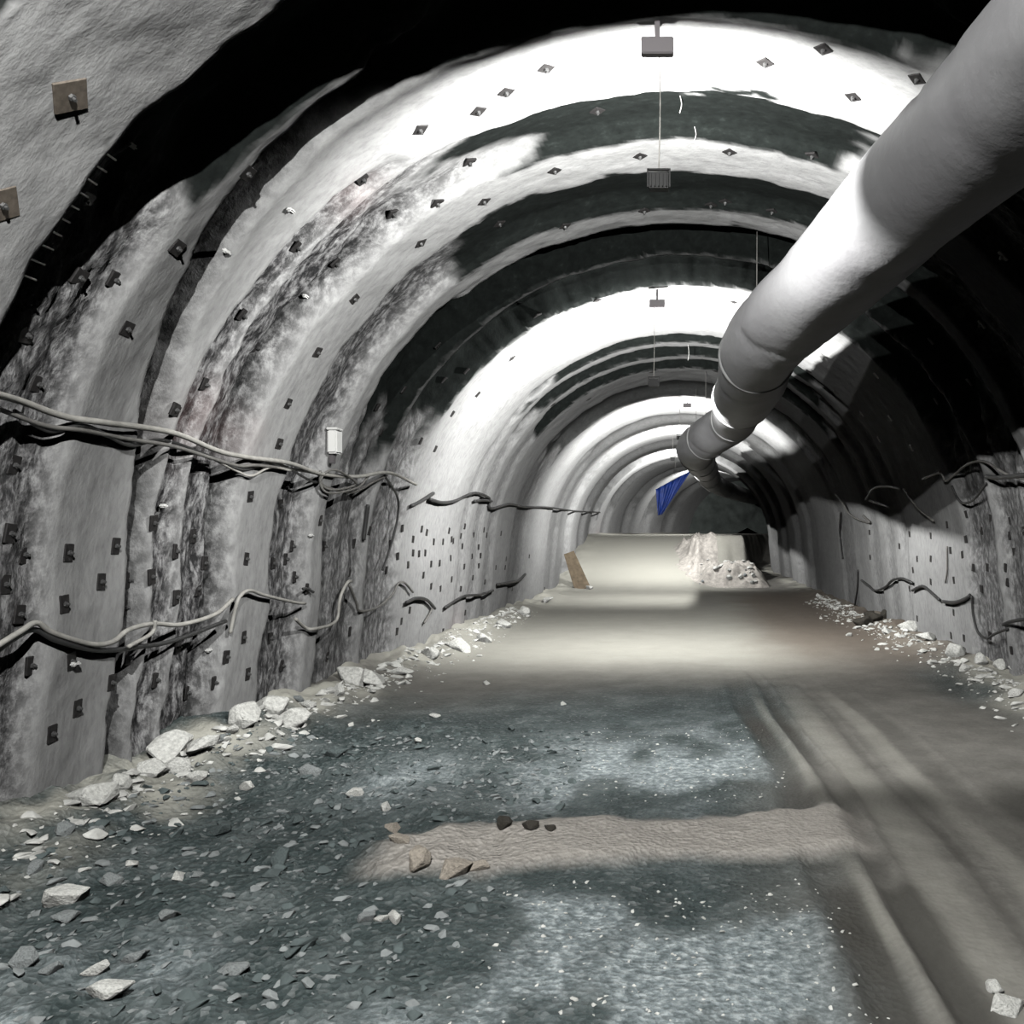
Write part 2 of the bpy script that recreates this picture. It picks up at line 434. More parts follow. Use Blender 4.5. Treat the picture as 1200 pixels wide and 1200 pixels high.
def crown_box(X, D, z, label):
    """grey rectangular box held close under the crown"""
    w, h, d = .27, .14, .08
    t = empty('crown_box', (X, D, z), label, 'box', 'grey boxes under the bright crowns')
    bm = bmesh.new(); cube(bm, (0, 0, 0), (w, d, h))
    bmesh.ops.bevel(bm, geom=list(bm.edges), offset=.008, segments=2, affect='EDGES'); bm_obj('box_body', bm, m_house, t)
    bm = bmesh.new(); cube(bm, (0, 0, h/2+.08), (w*.16, d*.5, .2)); bm_obj('mounting_plate', bm, m_house, t)

# ------------------------------------------------------------------ ventilation duct
def catmull(pts, n):
    pts = [np.array(p, float) for p in pts]
    pts = [2*pts[0]-pts[1]]+pts+[2*pts[-1]-pts[-2]]
    out = []
    for i in range(1, len(pts)-2):
        p0, p1, p2, p3 = pts[i-1:i+3]
        for k in range(n):
            t = k/n
            out.append(.5*((2*p1)+(-p0+p2)*t+(2*p0-5*p1+4*p2-p3)*t*t+(-p0+3*p1-3*p2+p3)*t**3))
    out.append(pts[-2]); return np.array(out)
def frames(path):
    T = np.gradient(path, axis=0); T /= np.linalg.norm(T, axis=1)[:, None]
    U = np.cross(T, np.array([0, 0, 1.])); U /= np.linalg.norm(U, axis=1)[:, None]
    V = np.cross(U, T); return T, U, V
def tube(name, path, rad, seg, mat, parent=None, radf=None, cap=True):
    T, U, V = frames(path)
    n = len(path); th = np.linspace(0, 2*math.pi, seg, endpoint=False)
    r = np.full((n, seg), rad) if radf is None else radf(np.arange(n)[:, None], th[None, :])
    pts = path[:, None]+r[..., None]*(np.cos(th)[None, :, None]*U[:, None]+np.sin(th)[None, :, None]*V[:, None])
    vs = pts.reshape(-1, 3); fs = []
    for i in range(n-1):
        for j in range(seg):
            a_ = i*seg+j; b_ = i*seg+(j+1) % seg
            fs.append((a_, b_, b_+seg, a_+seg))
    if cap:
        fs.append(tuple(range(seg))[::-1]); fs.append(tuple(range((n-1)*seg, n*seg)))
    return mesh_obj(name, vs, fs, mat, parent)
for X, D, z, p, lb in [
        (-.9, .8, 6.0, 2000, 'floodlight on a cord high over the nearest ground'),
        (-.2, 7.2, 5.22, 920, 'nearest dark floodlight back hanging on a cord below the brightest crown'),
        (-.5, 14.8, 4.86, 2200, 'second floodlight back on a long pale cord among the narrow dark bands'),
        (-.1, 27.0, 5.25, 2000, 'third small floodlight back left of the duct bend'),
        (-.4, 34.2, 5.2, 1500, 'small added floodlight beyond the duct bend, before the bench'),  # unseen lamps from here on, added to brighten the far end
        (-.4, 45.5, 5.5, 1100, 'small added floodlight over the top of the bench, before the blue sheet'),
        (1.2, 57.5, 5.5, 600, 'farthest small added floodlight before the dark end face')]:
    pendant(X, D, z, p, lb, .012 if 5 < D < 10 else .035)
crown_box(-.21, 7.08, 6.31, 'large grey rectangular box under the nearest bright crown')
crown_box(-.44, 14.72, 6.22, 'grey rectangular box under the second bright crown')
crown_box(.14, 26.92, 6.27, 'smallest grey rectangular box, under the third bright crown by the duct bend')
DP = [(2.75, -3, 5.1), (2.62, 1, 5.15), (2.47, 4, 5.22), (2.29, 5.6, 5.25), (1.9, 7.7, 5.15), (1.48, 9.5, 4.98), (1.07, 11.5, 4.79), (1.06, 13.2, 4.62), (1.06, 15, 4.66),
      (1.12, 17.5, 4.86), (1.18, 20.3, 4.93), (.75, 21.8, 4.75), (.38, 23.4, 4.62), (.42, 26, 4.66), (.66, 31, 4.8), (.9, 35, 4.9), (1.2, 40, 4.9),
      (1.6, 46, 4.98), (2.5, 53, 5.0), (4.0, 61, 5.0), (5.7, 68.5, 5.0)]
NS = 26
path = catmull(DP, NS)
arc = np.concatenate([[0], np.cumsum(np.linalg.norm(np.diff(path, axis=0), axis=1))])
DR = .525
def duct_r(i, th):
    s = arc[i]
    r = DR*(1+.018*np.sin(th*3+s*1.3)+.012*np.sin(th*5-s*2.1))
    r = r+.02*fbm(th*1.4+s*1.8, s*.9+th*.7, 4)                        # slanting creases
    crease = np.abs(((s*.42+th*.16+.35*vnoise(s*.4, th*0)) % 1)-.5)
    r = r-.026*np.exp(-(crease/.035)**2)*sstep(-.3, .3, np.sin(th+s*.7))
    j = np.abs(((s+1.2) % 5.0)-2.5)
    return r-.012*np.exp(-((2.5-j)/.12)**2)
dv = empty('ventilation_duct', (2.6, -3, 4.5), 'long pale fabric ventilation duct hanging from the vault', 'duct')
def child(o, par):
    o.parent = par; o.matrix_parent_inverse = Matrix.Translation(par.location).inverted(); return o
child(tube('duct_sleeve', path, DR, 48, m_duct, None, duct_r), dv)
# joint bands where sleeve lengths are coupled
def at_arc(s):
    i = int(np.searchsorted(arc, s)); return min(max(i, 2), len(path)-3)
Tn, Un, Vn = frames(path)
for D in (11.9, 15.6, 19.9, 22.2, 25.6, 30.5, 35.5, 41, 47, 54):
    i = int(np.searchsorted(path[:, 1], D))
    c = path[i]; w = .035
    seg = 40; th = np.linspace(0, 2*math.pi, seg, endpoint=False)
    vs = []
    for (o_, r_) in ((-w, DR-.005), (-w*.6, DR+.022), (w*.6, DR+.022), (w, DR-.005)):
        for t in th:
            vs.append(c+Tn[i]*o_+r_*(math.cos(t)*Un[i]+math.sin(t)*Vn[i]))
    fs = [(k*seg+j, k*seg+(j+1) % seg, (k+1)*seg+(j+1) % seg, (k+1)*seg+j) for k in range(3) for j in range(seg)]
    child(mesh_obj('joint_band', vs, fs, m_band), dv)
    # hanger wires up to the lining
    top = c+Vn[i]*DR
    D_ = c[1]; x_ = top[0]-float(cx(D_)); zz = ZC+math.sqrt(max(.1, (R+.1)**2-x_**2))
    p = np.array([top+np.array([0, 0, -.02]), (top+np.array([top[0], D_, zz]))/2, [top[0], D_, zz]])
    child(tube('hanger', p, .006, 6, m_cabg), dv)

# ------------------------------------------------------------------ cables
def cable(pts, rad, mat, label, group=None, off=.06, name='cable'):
    w = []
    for (px, py) in pts:
        d, a_ = wall_at(px, py)
        r0 = min(float(lining(d, a_)[0]), .05)
        w.append(surf(d, a_, -off, r0))
    pth = catmull(w, 8)
    o = tube(name, pth, rad, 8, mat)
    return tag(o, label, 'cable', group)
GL = 'cables strung along the left wall'; GR = 'cables strung along the right wall'
cable([(-40, 452), (0, 462), (50, 480), (115, 492), (190, 503), (235, 522), (270, 530), (330, 540), (362, 551), (400, 553), (450, 552), (482, 566)], .026, m_cabw,
      'pale thick upper cable sagging along the near left wall', GL, .08)
cable([(-30, 470), (30, 492), (90, 502), (140, 512), (200, 522), (250, 538), (300, 544), (350, 549), (375, 568), (402, 574), (425, 560), (450, 556)], .018, m_cabg,
      'grey cable strand bundled beneath the pale upper left cable', GL, .05)
cable([(0, 476), (40, 500), (95, 497), (145, 520), (180, 512), (230, 530), (280, 549), (318, 541), (350, 560), (372, 552)], .015, m_cabd,
      'dark thin strand tangled under the upper left cable bundle', GL, .04)
cable([(352, 545), (365, 565), (385, 572), (400, 562), (388, 549), (368, 550), (360, 562), (378, 576), (405, 568), (412, 552)], .016, m_cabg,
      'coiled loop of grey cable below the white box', GL, .09)
cable([(232, 533), (262, 548), (290, 556), (312, 546), (335, 550)], .013, m_cabw, 'thin pale strand drooping below the upper left bundle', GL, .05)
cable([(478, 592), (490, 586), (504, 577)], .034, m_cabd, 'short black cable stub tilted at start of bright left wall', GL, .06)
cable([(500, 584), (515, 588), (530, 586), (545, 579), (556, 577), (570, 583), (572, 595), (595, 590), (612, 593), (640, 594), (668, 597), (702, 600)], .032, m_cabd,
      'dark upper cable running along the bright left wall', GL, .06)
cable([(552, 586), (562, 585), (572, 586)], .03, m_cabd, 'short dark cable clip section over the bright left wall', GL, .08)
cable([(447, 556), (455, 580), (457, 605), (450, 630), (444, 650), (436, 668)], .02, m_cabd, 'dark wire hanging down from the upper cable before the bright wall', GL, .05)
cable([(424, 590), (423, 612), (419, 632)], .03, m_cabd, 'short dark strip hanging on a pale rib below the upper cable', GL, .03)
cable([(-40, 765), (0, 740), (20, 730), (50, 742), (95, 755), (120, 752), (140, 738), (160, 731), (200, 732), (230, 720), (258, 702)], .022, m_cabw,
      'pale lower cable sagging across the nearest left wall', GL, .08)
cable([(-40, 775), (0, 747), (22, 738), (60, 751), (110, 762), (150, 757), (195, 750), (240, 728)], .022, m_cabd,
      'dark lower cable slung just below the pale lower one', GL, .05)
cable([(155, 727), (146, 742), (136, 758)], .018, m_cabw, 'short pale tie hanging from the lower left cable', GL, .1)
cable([(262, 742), (267, 720), (273, 700), (286, 692), (305, 698), (325, 706), (345, 707)], .02, m_cabw, 'pale cable arching over a rib between two lower loops', GL, .06)
cable([(335, 690), (350, 690), (362, 694)], .018, m_cabd, 'short dark cable end on the rough wall above the lower loop', GL, .06)
cable([(322, 725), (345, 735), (362, 737), (376, 728), (384, 700), (392, 683), (397, 681)], .022, m_cabw, 'pale cable loop rising steeply in a U on the lower left wall', GL, .07)
cable([(394, 684), (404, 706), (415, 716), (430, 712), (448, 697), (462, 684), (470, 683), (480, 694)], .02, m_cabg, 'grey cable dipping past a narrow pale rib', GL, .06)
cable([(472, 706), (484, 701), (496, 703), (506, 713)], .03, m_cabd, 'dark arched piece of lower cable on the bright left wall', GL, .06)
cable([(518, 712), (532, 703), (543, 698), (558, 697), (575, 692)], .03, m_cabd, 'dark lower cable climbing right across the bright left wall', GL, .06)
cable([(494, 730), (500, 720), (504, 712)], .02, m_cabg, 'thin grey wire hanging below the lower cable on bright wall', GL, .05)
cable([(580, 685), (592, 683), (604, 680), (613, 673)], .04, m_cabd, 'farthest dark lower cable piece on the left wall', GL, .06)
cable([(1230, 551), (1190, 554), (1163, 556)], .034, m_cabd, 'thick dark straight cable at the upper right wall edge', GR, .08)
cable([(1225, 562), (1195, 553), (1165, 537), (1145, 540), (1128, 553), (1112, 562), (1105, 553), (1085, 560)], .02, m_cabg, 'grey wavy upper cable on the right wall', GR, .06)
cable([(1160, 565), (1153, 582), (1138, 588), (1126, 583), (1119, 568)], .02, m_cabd, 'dark U shaped cable loop hanging from upper right cable', GR, .05)
cable([(1062, 572), (1070, 584), (1080, 596), (1097, 610)], .022, m_cabg, 'slanting grey cable end hanging on the upper right wall', GR, .05)
cable([(1018, 584), (1026, 572), (1040, 569), (1058, 572)], .026, m_cabd, 'dark arched cable on the farther upper right wall', GR, .05)
cable([(1022, 586), (1032, 589), (1044, 593)], .03, m_cabd, 'short dark cable below the arched one on right wall', GR, .05)
cable([(982, 579), (990, 588), (997, 601), (1008, 608), (1022, 612), (1014, 604)], .03, m_cabg, 'grey hooked cable at the far end of right wall', GR, .05)
cable([(987, 600), (986, 625), (989, 655)], .03, m_cabd, 'dark wire hanging down the far right wall', GR, .03)
cable([(1012, 680), (1020, 686), (1028, 692), (1040, 688), (1050, 680), (1060, 678), (1072, 683)], .03, m_cabd, 'dark wavy lower cable above the dark clods on right wall', GR, .05)
cable([(1072, 692), (1084, 687), (1095, 695), (1104, 703)], .03, m_cabd, 'dark lower cable bending over in the middle of right wall', GR, .05)
cable([(1108, 705), (1122, 706), (1136, 701), (1141, 697)], .032, m_cabd, 'thick dark lower cable end beside a deep loop on right wall', GR, .05)
cable([(1145, 698), (1148, 720), (1156, 740), (1167, 748), (1178, 743), (1185, 737)], .022, m_cabd, 'dark cable loop hanging low on the nearest right wall', GR, .05)
cable([(1181, 732), (1200, 728), (1230, 722)], .028, m_cabd, 'straight dark cable end low at the right edge', GR, .06)
cable([(1007, 668), (1006, 690), (1003, 716)], .026, m_cabd, 'dark wire running down to the clods on right wall', GR, .03)
cable([(1112, 640), (1112, 668), (1110, 683)], .016, m_cabg, 'thin grey wire between dark holes on right wall', GR, .03)

# ------------------------------------------------------------------ anchor plates
def plate_mesh(w, h, bolt=True):
    bm = bmesh.new()
    r = bmesh.ops.create_cube(bm, size=1, matrix=Matrix.Diagonal((w, h, .02, 1)))
    bmesh.ops.bevel(bm, geom=list(bm.edges), offset=.005, segments=1, affect='EDGES')
    for v in bm.verts:
        if v.co.z > 0: v.co.z += .018*max(0, 1-(abs(v.co.x)/w+abs(v.co.y)/h)*1.0)
    me = bpy.data.meshes.new('anchor_plate'); bm.to_mesh(me); bm.free(); return me
def nut_mesh(s):
    bm = bmesh.new()
    bmesh.ops.create_cone(bm, cap_ends=True, segments=6, radius1=s, radius2=s*.9, depth=.02, matrix=Matrix.Translation((0, 0, .018)))
    bmesh.ops.create_cone(bm, cap_ends=True, segments=10, radius1=s*.5, radius2=s*.5, depth=.03, matrix=Matrix.Translation((0, 0, .03)))
    me = bpy.data.meshes.new('nut'); bm.to_mesh(me); bm.free(); return me
PM = {'w': plate_mesh(.10, .145), 'c': plate_mesh(.125, .125), 'b': plate_mesh(.2, .2), 's': plate_mesh(.11, .13)}
for k in PM: PM[k].materials.append(m_plate2 if k == 'b' else m_steel)
NM = nut_mesh(.022); NM.materials.append(m_nut)
PLATES = []
def plate(px, py, kind, diamond=False):
    d, a_ = wall_at(px, py)
    PLATES.append((d, a_, kind, diamond, px, py))
for q in [(148, 385), (207, 290), (348, 290), (285, 370), (290, 203), (415, 350), (425, 210), (393, 308), (93, 325), (135, 328), (100, 235), (30, 392),
          (300, 407), (372, 413), (337, 473), (240, 450), (43, 450), (293, 582), (205, 480), (327, 520),
          (513, 405), (473, 457), (442, 477), (447, 506), (494, 517), (547, 435), (530, 485), (510, 526), (560, 462), (520, 445)]:
    plate(*q, 'c')
plate(82, 112, 'b', True); plate(2, 240, 'b', True)
for q in [(593, 108), (560, 130), (492, 152), (567, 236), (650, 200), (750, 183), (662, 265), (755, 247), (493, 285), (585, 262), (550, 190), (512, 238), (460, 250),
          (897, 73), (1000, 113), (1075, 92), (965, 57), (855, 178), (952, 182), (833, 240), (905, 248), (850, 236), (640, 80), (700, 130),
          (728, 441), (764, 436), (840, 435), (630, 370), (700, 352), (860, 354), (600, 420), (648, 474), (690, 468)]:
    plate(*q, 'c', True)
for q in [(288, 655), (80, 648), (28, 650), (180, 613), (205, 646), (118, 682), (178, 676), (75, 708), (207, 700), (5, 685), (225, 628), (328, 592), (320, 660),
          (345, 676), (285, 747), (208, 758), (83, 775), (35, 780), (182, 797), (16, 545), (10, 625), (22, 720), (343, 640), (335, 655), (410, 670), (415, 637),
          (433, 622), (360, 690), (317, 748), (410, 740), (147, 712), (150, 770), (218, 812), (135, 640), (150, 680), (232, 690), (240, 660), (265, 770), (290, 790),
          (90, 830), (130, 800), (60, 860), (250, 800), (330, 780), (380, 640), (375, 610), (383, 770)]:
    plate(*q, 'w')
for q in [(948, 435), (980, 460), (1010, 485), (1027, 440), (1030, 515), (1068, 525), (1097, 470), (1135, 448), (1043, 490), (1175, 300), (1090, 400), (1150, 380),
          (1019, 624), (1020, 653), (1091, 628), (1066, 626), (1110, 615), (1091, 655), (1114, 645), (1118, 680), (1150, 622), (1132, 632), (1157, 665), (1182, 628),
          (1200, 622), (1091, 682), (1075, 655), (1118, 718), (1115, 745), (1075, 725), (1178, 665), (1132, 603), (1161, 608), (1183, 611), (1128, 650), (1140, 665),
          (1188, 647), (1180, 682), (1130, 748), (1066, 690), (1054, 640), (1070, 668), (1160, 745), (1185, 762), (1205, 680), (1150, 690)]:
    plate(*q, 's')
for q in [(472, 619), (484, 632), (494, 620), (508, 635), (500, 624), (519, 635), (526, 622), (545, 617), (555, 627), (542, 640), (561, 641), (567, 621), (570, 627),
          (466, 652), (478, 662), (491, 649), (498, 648), (505, 661), (515, 660), (528, 654), (553, 652), (563, 651), (544, 664), (561, 663), (496, 674), (505, 687),
          (529, 679), (554, 677), (568, 682), (516, 690), (540, 690), (458, 637), (453, 668), (484, 648), (529, 632), (531, 634), (540, 628), (593, 655), (592, 665),
          (480, 715), (465, 740), (470, 728), (507, 754), (519, 740), (545, 718), (620, 652), (581, 665), (587, 625), (600, 690), (638, 690)]:
    plate(*q, 's')
def ordw(n):
    W = ['lowest', 'second lowest', 'third lowest', 'fourth lowest', 'fifth lowest', 'sixth lowest', 'seventh lowest', 'eighth lowest', 'ninth lowest', 'tenth lowest', 'eleventh lowest', 'twelfth lowest']
    return W[n] if n < len(W) else None
BANDS = [(0, 5.5, 'nearest lit ring'), (5.5, 6.55, 'recess behind the nearest ring'), (6.55, 7.2, 'first narrow pale rib'), (7.2, 9.25, 'rough bay past the first rib'),
         (9.25, 10.1, 'rib before the white box'), (10.1, 11.1, 'rough bay at the white box'), (11.1, 13., 'ribs past the white box'), (13., 14.7, 'shaded bay before the bright bay'),
         (14.7, 16., 'start of the bright bay'), (16., 17.5, 'middle of the bright bay'), (17.5, 19.2, 'end of the bright bay'), (19.2, 23., 'narrow ribs past bright bay'), (23, 80, 'far ribs past bright bay')]
grp = {}
for p in PLATES:
    d, a_ = p[0], p[1]
    bn = next(i for i, q in enumerate(BANDS) if q[0] <= d < q[1])
    side = 'left vault' if a_ < -1.2 and abs(a_) < AS-.9 else 'right vault' if a_ > 1.2 and abs(a_) < AS-.9 else 'crown' if abs(a_) < AS-.9 else 'left wall' if a_ < 0 else 'right wall'
    grp.setdefault((bn, side), []).append(p)
for (bn, side), L in grp.items():
    L.sort(key=lambda p: -abs(p[1]) if side != 'crown' else p[1])
    for k, (d, a_, kind, dia, px, py) in enumerate(L):
        p0, da, n = wall_frame(d, a_, .004)
        X = np.array([0, 1., 0]) if abs(a_) > .01 else np.array([0, 1., 0])
        X = X-n*np.dot(X, n); X /= np.linalg.norm(X); Y = np.cross(n, X)
        M = Matrix(((X[0], Y[0], n[0], p0[0]), (X[1], Y[1], n[1], p0[1]), (X[2], Y[2], n[2], p0[2]), (0, 0, 0, 1)))
        ang = (math.pi/4 if dia else 0)+random.uniform(-.12, .12)
        M = M @ Matrix.Rotation(ang, 4, 'Z')
        o = bpy.data.objects.new('anchor_plate', PM[kind]); link(o); o.matrix_world = M
        col = 'brown' if kind == 'b' else 'dark'
        shp = 'diamond-set' if dia else 'square'
        where = BANDS[bn][2]
        if side == 'crown':
            pos_ = f"{ordw(k).replace('lowest', 'from left') if k else 'leftmost'}" if len(L) > 1 else ''
            pos_ = pos_.replace('second from', 'second from').strip()
        else:
            pos_ = ordw(k) if len(L) > 1 else ''
        lab = f"{col} {shp} plate, {pos_+' ' if pos_ else ''}on {side}, {where}"
        tag(o, lab, 'plate', f"anchor plates, {side}")
        if d < 12.5:
            c = bpy.data.objects.new('nut', NM); link(c); c.parent = o

# ------------------------------------------------------------------ white box on the left cable, tags, pins
def block(name, size, M, mat, bev=.01, parent=None):
    bm = bmesh.new(); bmesh.ops.create_cube(bm, size=1, matrix=Matrix.Diagonal((*size, 1)))
    bmesh.ops.bevel(bm, geom=list(bm.edges), offset=bev, segments=2, affect='EDGES')
    o = bm_obj(name, bm, mat, parent)
    if M is not None: o.matrix_world = M
    return o
d, a_ = wall_at(387, 516); p0, da, n = wall_frame(d, a_, -.05)
jb = empty('junction_box', tuple(p0), 'small white junction box standing on the left cable bundle', 'box')
block('box_body', (.13, .2, .31), None, m_white, .02, jb)
b2 = block('box_cover', (.14, .21, .03), None, m_white, .008, jb); b2.location.z = .165
b3 = block('box_bracket', (.06, .08, .14), None, m_house, .008, jb); b3.location = (-.03, 0, -.21)
TG = [((148, 165), 'white tag in the big dark recess at upper left'), ((262, 292), 'white tag on the shaded edge of the second left rib'),
      ((187, 592), 'white tag on the rough left wall under the upper cable'), ((84, 778), 'white tag under the lower left cable near its dark strand'),
      ((240, 762), 'white tag low on the left wall beneath the end of the pale cable'), ((361, 627), 'white tag on the left wall below the coiled cable'),
      ((338, 244), 'white tag high on the left vault near the bright crown'), ((355, 345), 'white tag on rough left vault above the white box')]
for (px, py), lb in TG:
    d, a_ = wall_at(px, py); p0, da, n = wall_frame(d, a_, -.03)
    M = Matrix.Translation(p0) @ Matrix.Rotation(.6 if px < 300 and py < 300 else 0, 4, 'Y')
    o = block('marker_tag', (.05, .085, .035), M, m_white, .012)
    tag(o, lb, 'tag', 'white marker tags on the left side')
# bar ends along the edge of the nearest ring
for k, q in enumerate([(112, 168), (100, 182), (88, 197), (77, 212), (67, 228), (58, 245), (49, 262), (41, 280), (34, 300), (27, 320)]):
    s_ = 1000/5.6
    x = (q[0]-PX)/s_; z = CAMZ+(PY-q[1])/s_
    a0, e = inv(np.array(x), np.array(z)); a0 = float(a0)
    p = surf(5.44, a0, .0, 0.0); c = np.array([0, 5.44, ZC]); inw = (c-p)/np.linalg.norm(c-p)
    pth = np.array([p-inw*.06, p+inw*.02+np.array([0, .05, 0]), p+inw*.03+np.array([0, .15, 0.])])
    o = tube('steel_pin', pth, .007, 6, m_pin)
    tag(o, 'short bright steel bar end poking from the edge of the nearest ring', 'bar', 'bar ends along the nearest ring')
# wires hanging from the crown
for X, D, L, lb in ((-.03, 8.6, .16, 'short pale wire hanging from the crown before the first dark band'), (.12, 19.2, .35, 'pale wire end dangling among the narrow dark bands'),
                    (.12, 9.05, .14, 'short pale wire hanging beside the first dark crown patch')):
    top = surf(D, X); p = np.array([top+np.array([0, 0, .02]), top+np.array([.02, .01, -L*.5]), top+np.array([.0, .03, -L])])
    tag(tube('hanging_wire', catmull(p, 5), .005, 6, m_pin), lb, 'wire', 'wires hanging from the crown')

# ------------------------------------------------------------------ timber board leaning on the left wall
x0, d0 = floor_at(683, 690)
bt = np.array([x0, d0, float(floor_z(x0, d0))-.03]); tp = np.array([-4.52, d0+.3, 1.45])
ax = tp-bt; ln = np.linalg.norm(ax); ax /= ln
wd = np.array([-ax[2], -.25, ax[0]]); wd -= ax*np.dot(wd, ax); wd /= np.linalg.norm(wd); nn = np.cross(ax, wd)
def board(w0, w1, l0, l1, t, shift):
    vs = []
    for (u, w_, ) in ((l0, w0), (l1, w1)):
        for sgn in (-1, 1):
            for tt in (0, t):
                vs.append(bt+ax*u+wd*(sgn*w_/2)+nn*(tt+shift))
    return vs, [(0, 1, 3, 2), (4, 6, 7, 5), (0, 4, 5, 1), (2, 3, 7, 6), (0, 2, 6, 4), (1, 5, 7, 3)]
lb = empty('timber_board', tuple(bt), 'brown timber board leaning on the left wall foot far back', 'board')
v, f = board(.62, .42, 0, ln, .05, 0)
child(mesh_obj('board_panel', v, f, m_wood, None, False), lb)
v, f = board(.10, .10, .1, ln*.55, .05, -.05)
child(mesh_obj('batten', v, f, m_wood, None, False), lb)

# ------------------------------------------------------------------ blue sheet hanging from the far vault
D0 = 55.5; n_u, n_v = 26, 30
vs, fs = [], []
tl = np.array([-1.75, 5.05]); tr = np.array([.55, 6.25]); bl = np.array([-1.62, 3.35]); br = np.array([-1.35, 3.4])
for j in range(n_v):
    v_ = j/(n_v-1)
    for i in range(n_u):
        u_ = i/(n_u-1)
        wv = v_**.6
        p = (tl*(1-u_)+tr*u_)*(1-wv)+(bl*(1-u_)+br*u_)*wv
        p = p+np.array([0, -.35*math.sin(math.pi*u_)*(1-v_)*v_*2])
        vs.append((p[0]+.0, D0+.14*math.sin(u_*17+v_*2)*(.4+v_)+.08*math.sin(u_*31), p[1]))
for j in range(n_v-1):
    for i in range(n_u-1):
        k = j*n_u+i; fs.append((k, k+1, k+n_u+1, k+n_u))
o = mesh_obj('blue_sheet', vs, fs, m_blue)
sm = o.modifiers.new('thick', 'SOLIDIFY'); sm.thickness = .012
tag(o, 'blue sheet draped down from the far left vault', 'sheet')

# ------------------------------------------------------------------ rocks
def rock_mesh(seed, n=16, flat=.7):
    r_ = random.Random(seed); bm = bmesh.new()
    for _ in range(n):
        v = Vector((r_.gauss(0, 1), r_.gauss(0, 1), r_.gauss(0, 1))).normalized()*r_.uniform(.8, 1.1)
        bm.verts.new((v.x, v.y*.85, v.z*flat))
    h = bmesh.ops.convex_hull(bm, input=bm.verts)
    bmesh.ops.delete(bm, geom=[g for g in h['geom_interior'] if isinstance(g, bmesh.types.BMVert)], context='VERTS')
    bmesh.ops.bevel(bm, geom=list(bm.edges), offset=.07, segments=1, affect='EDGES', clamp_overlap=True)
    me = bpy.data.meshes.new('rock_chunk'); bm.to_mesh(me); bm.free(); return me
RM = {}
for nm, mt in (('p', m_pale), ('g', m_grey), ('t', m_teal), ('c', m_clod), ('b', m_beige)):
    RM[nm] = []
    for s in range(7):
        me = rock_mesh(s*13+3, 12+s, .5+.06*s); me.materials.append(mt); RM[nm].append(me)
def rock(x, d, size, kind, label, group, sink=.3, name='rock_chunk', zoff=0, cat='rock'):
    o = bpy.data.objects.new(name, random.choice(RM[kind])); link(o)
    z = float(floor_z(x, d))
    o.location = (x, d, z+size*(.55-sink)+zoff)
    o.rotation_euler = (random.uniform(-.4, .4), random.uniform(-.4, .4), random.uniform(0, 6.28))
    o.scale = (size*random.uniform(.9, 1.3), size*random.uniform(.8, 1.1), size*random.uniform(.7, 1.))
    return tag(o, label, cat, group)
def rock_px(px, py, wpx, kind, label, group, **k):
    x, d = floor_at(px, py); return rock(x, d, wpx/2*d/F*1.12, kind, label, group, **k)
G1 = 'pale rubble chunks along the foot of the left wall'
for (px, py, w_, k, lb) in [
    (200, 886, 44, 'p', 'large pale rubble chunk below the dark plates of the left wall foot'), (232, 882, 30, 'p', 'pale chunk touching right end of the large pale chunk'),
    (178, 908, 30, 'p', 'pale chunk just in front of the large pale chunk'), (205, 905, 26, 'p', 'smaller pale chunk wedged under the large pale chunk'),
    (288, 846, 34, 'p', 'pale chunk left of the bright rubble pair at the wall foot'), (318, 836, 36, 'p', 'tall bright chunk of the bright rubble pair'),
    (340, 850, 36, 'p', 'right chunk of the bright rubble pair'), (272, 858, 20, 'p', 'small pale chunk just left of the bright rubble pair'),
    (362, 828, 18, 'p', 'upright pale stone right of the bright rubble pair'), (230, 914, 24, 'p', 'long pale flake lying in front of large pale chunk'),
    (110, 938, 46, 'p', 'pale slumped lump at the foot of the nearest left wall'), (140, 922, 28, 'p', 'pale lump between nearest wall foot and large chunk'),
    (415, 800, 34, 'p', 'bright white chunk at the foot of the narrow pale rib'), (438, 802, 30, 'p', 'white chunk right of bright white chunk at the rib foot'),
    (396, 812, 18, 'p', 'small white chunk left of bright white chunk at the rib foot'), (470, 790, 20, 'p', 'pale stone at start of the bright wall foot'),
    (505, 770, 24, 'p', 'pale stone at the middle of the bright wall foot'), (540, 762, 26, 'p', 'pale stone at the right of the bright wall foot'),
    (568, 752, 18, 'p', 'small pale stone near the far end of bright wall foot'), (590, 735, 16, 'p', 'far pale stone beyond the bright wall foot'),
    (615, 720, 18, 'p', 'pale rubble lump short of the timber board'), (640, 706, 16, 'p', 'pale rubble lump next to the timber board'), (690, 690, 10, 'p', 'small pale stone at the foot of the timber board'),
    (350, 822, 16, 'g', 'grey stone behind the bright rubble pair'), (255, 868, 18, 'g', 'grey stone between large pale chunk and bright pair')]:
    rock_px(px, py, w_*(1.3 if w_ > 28 else 1.15), k, lb, G1)
G2 = 'stones on the dark gravel at the left front'
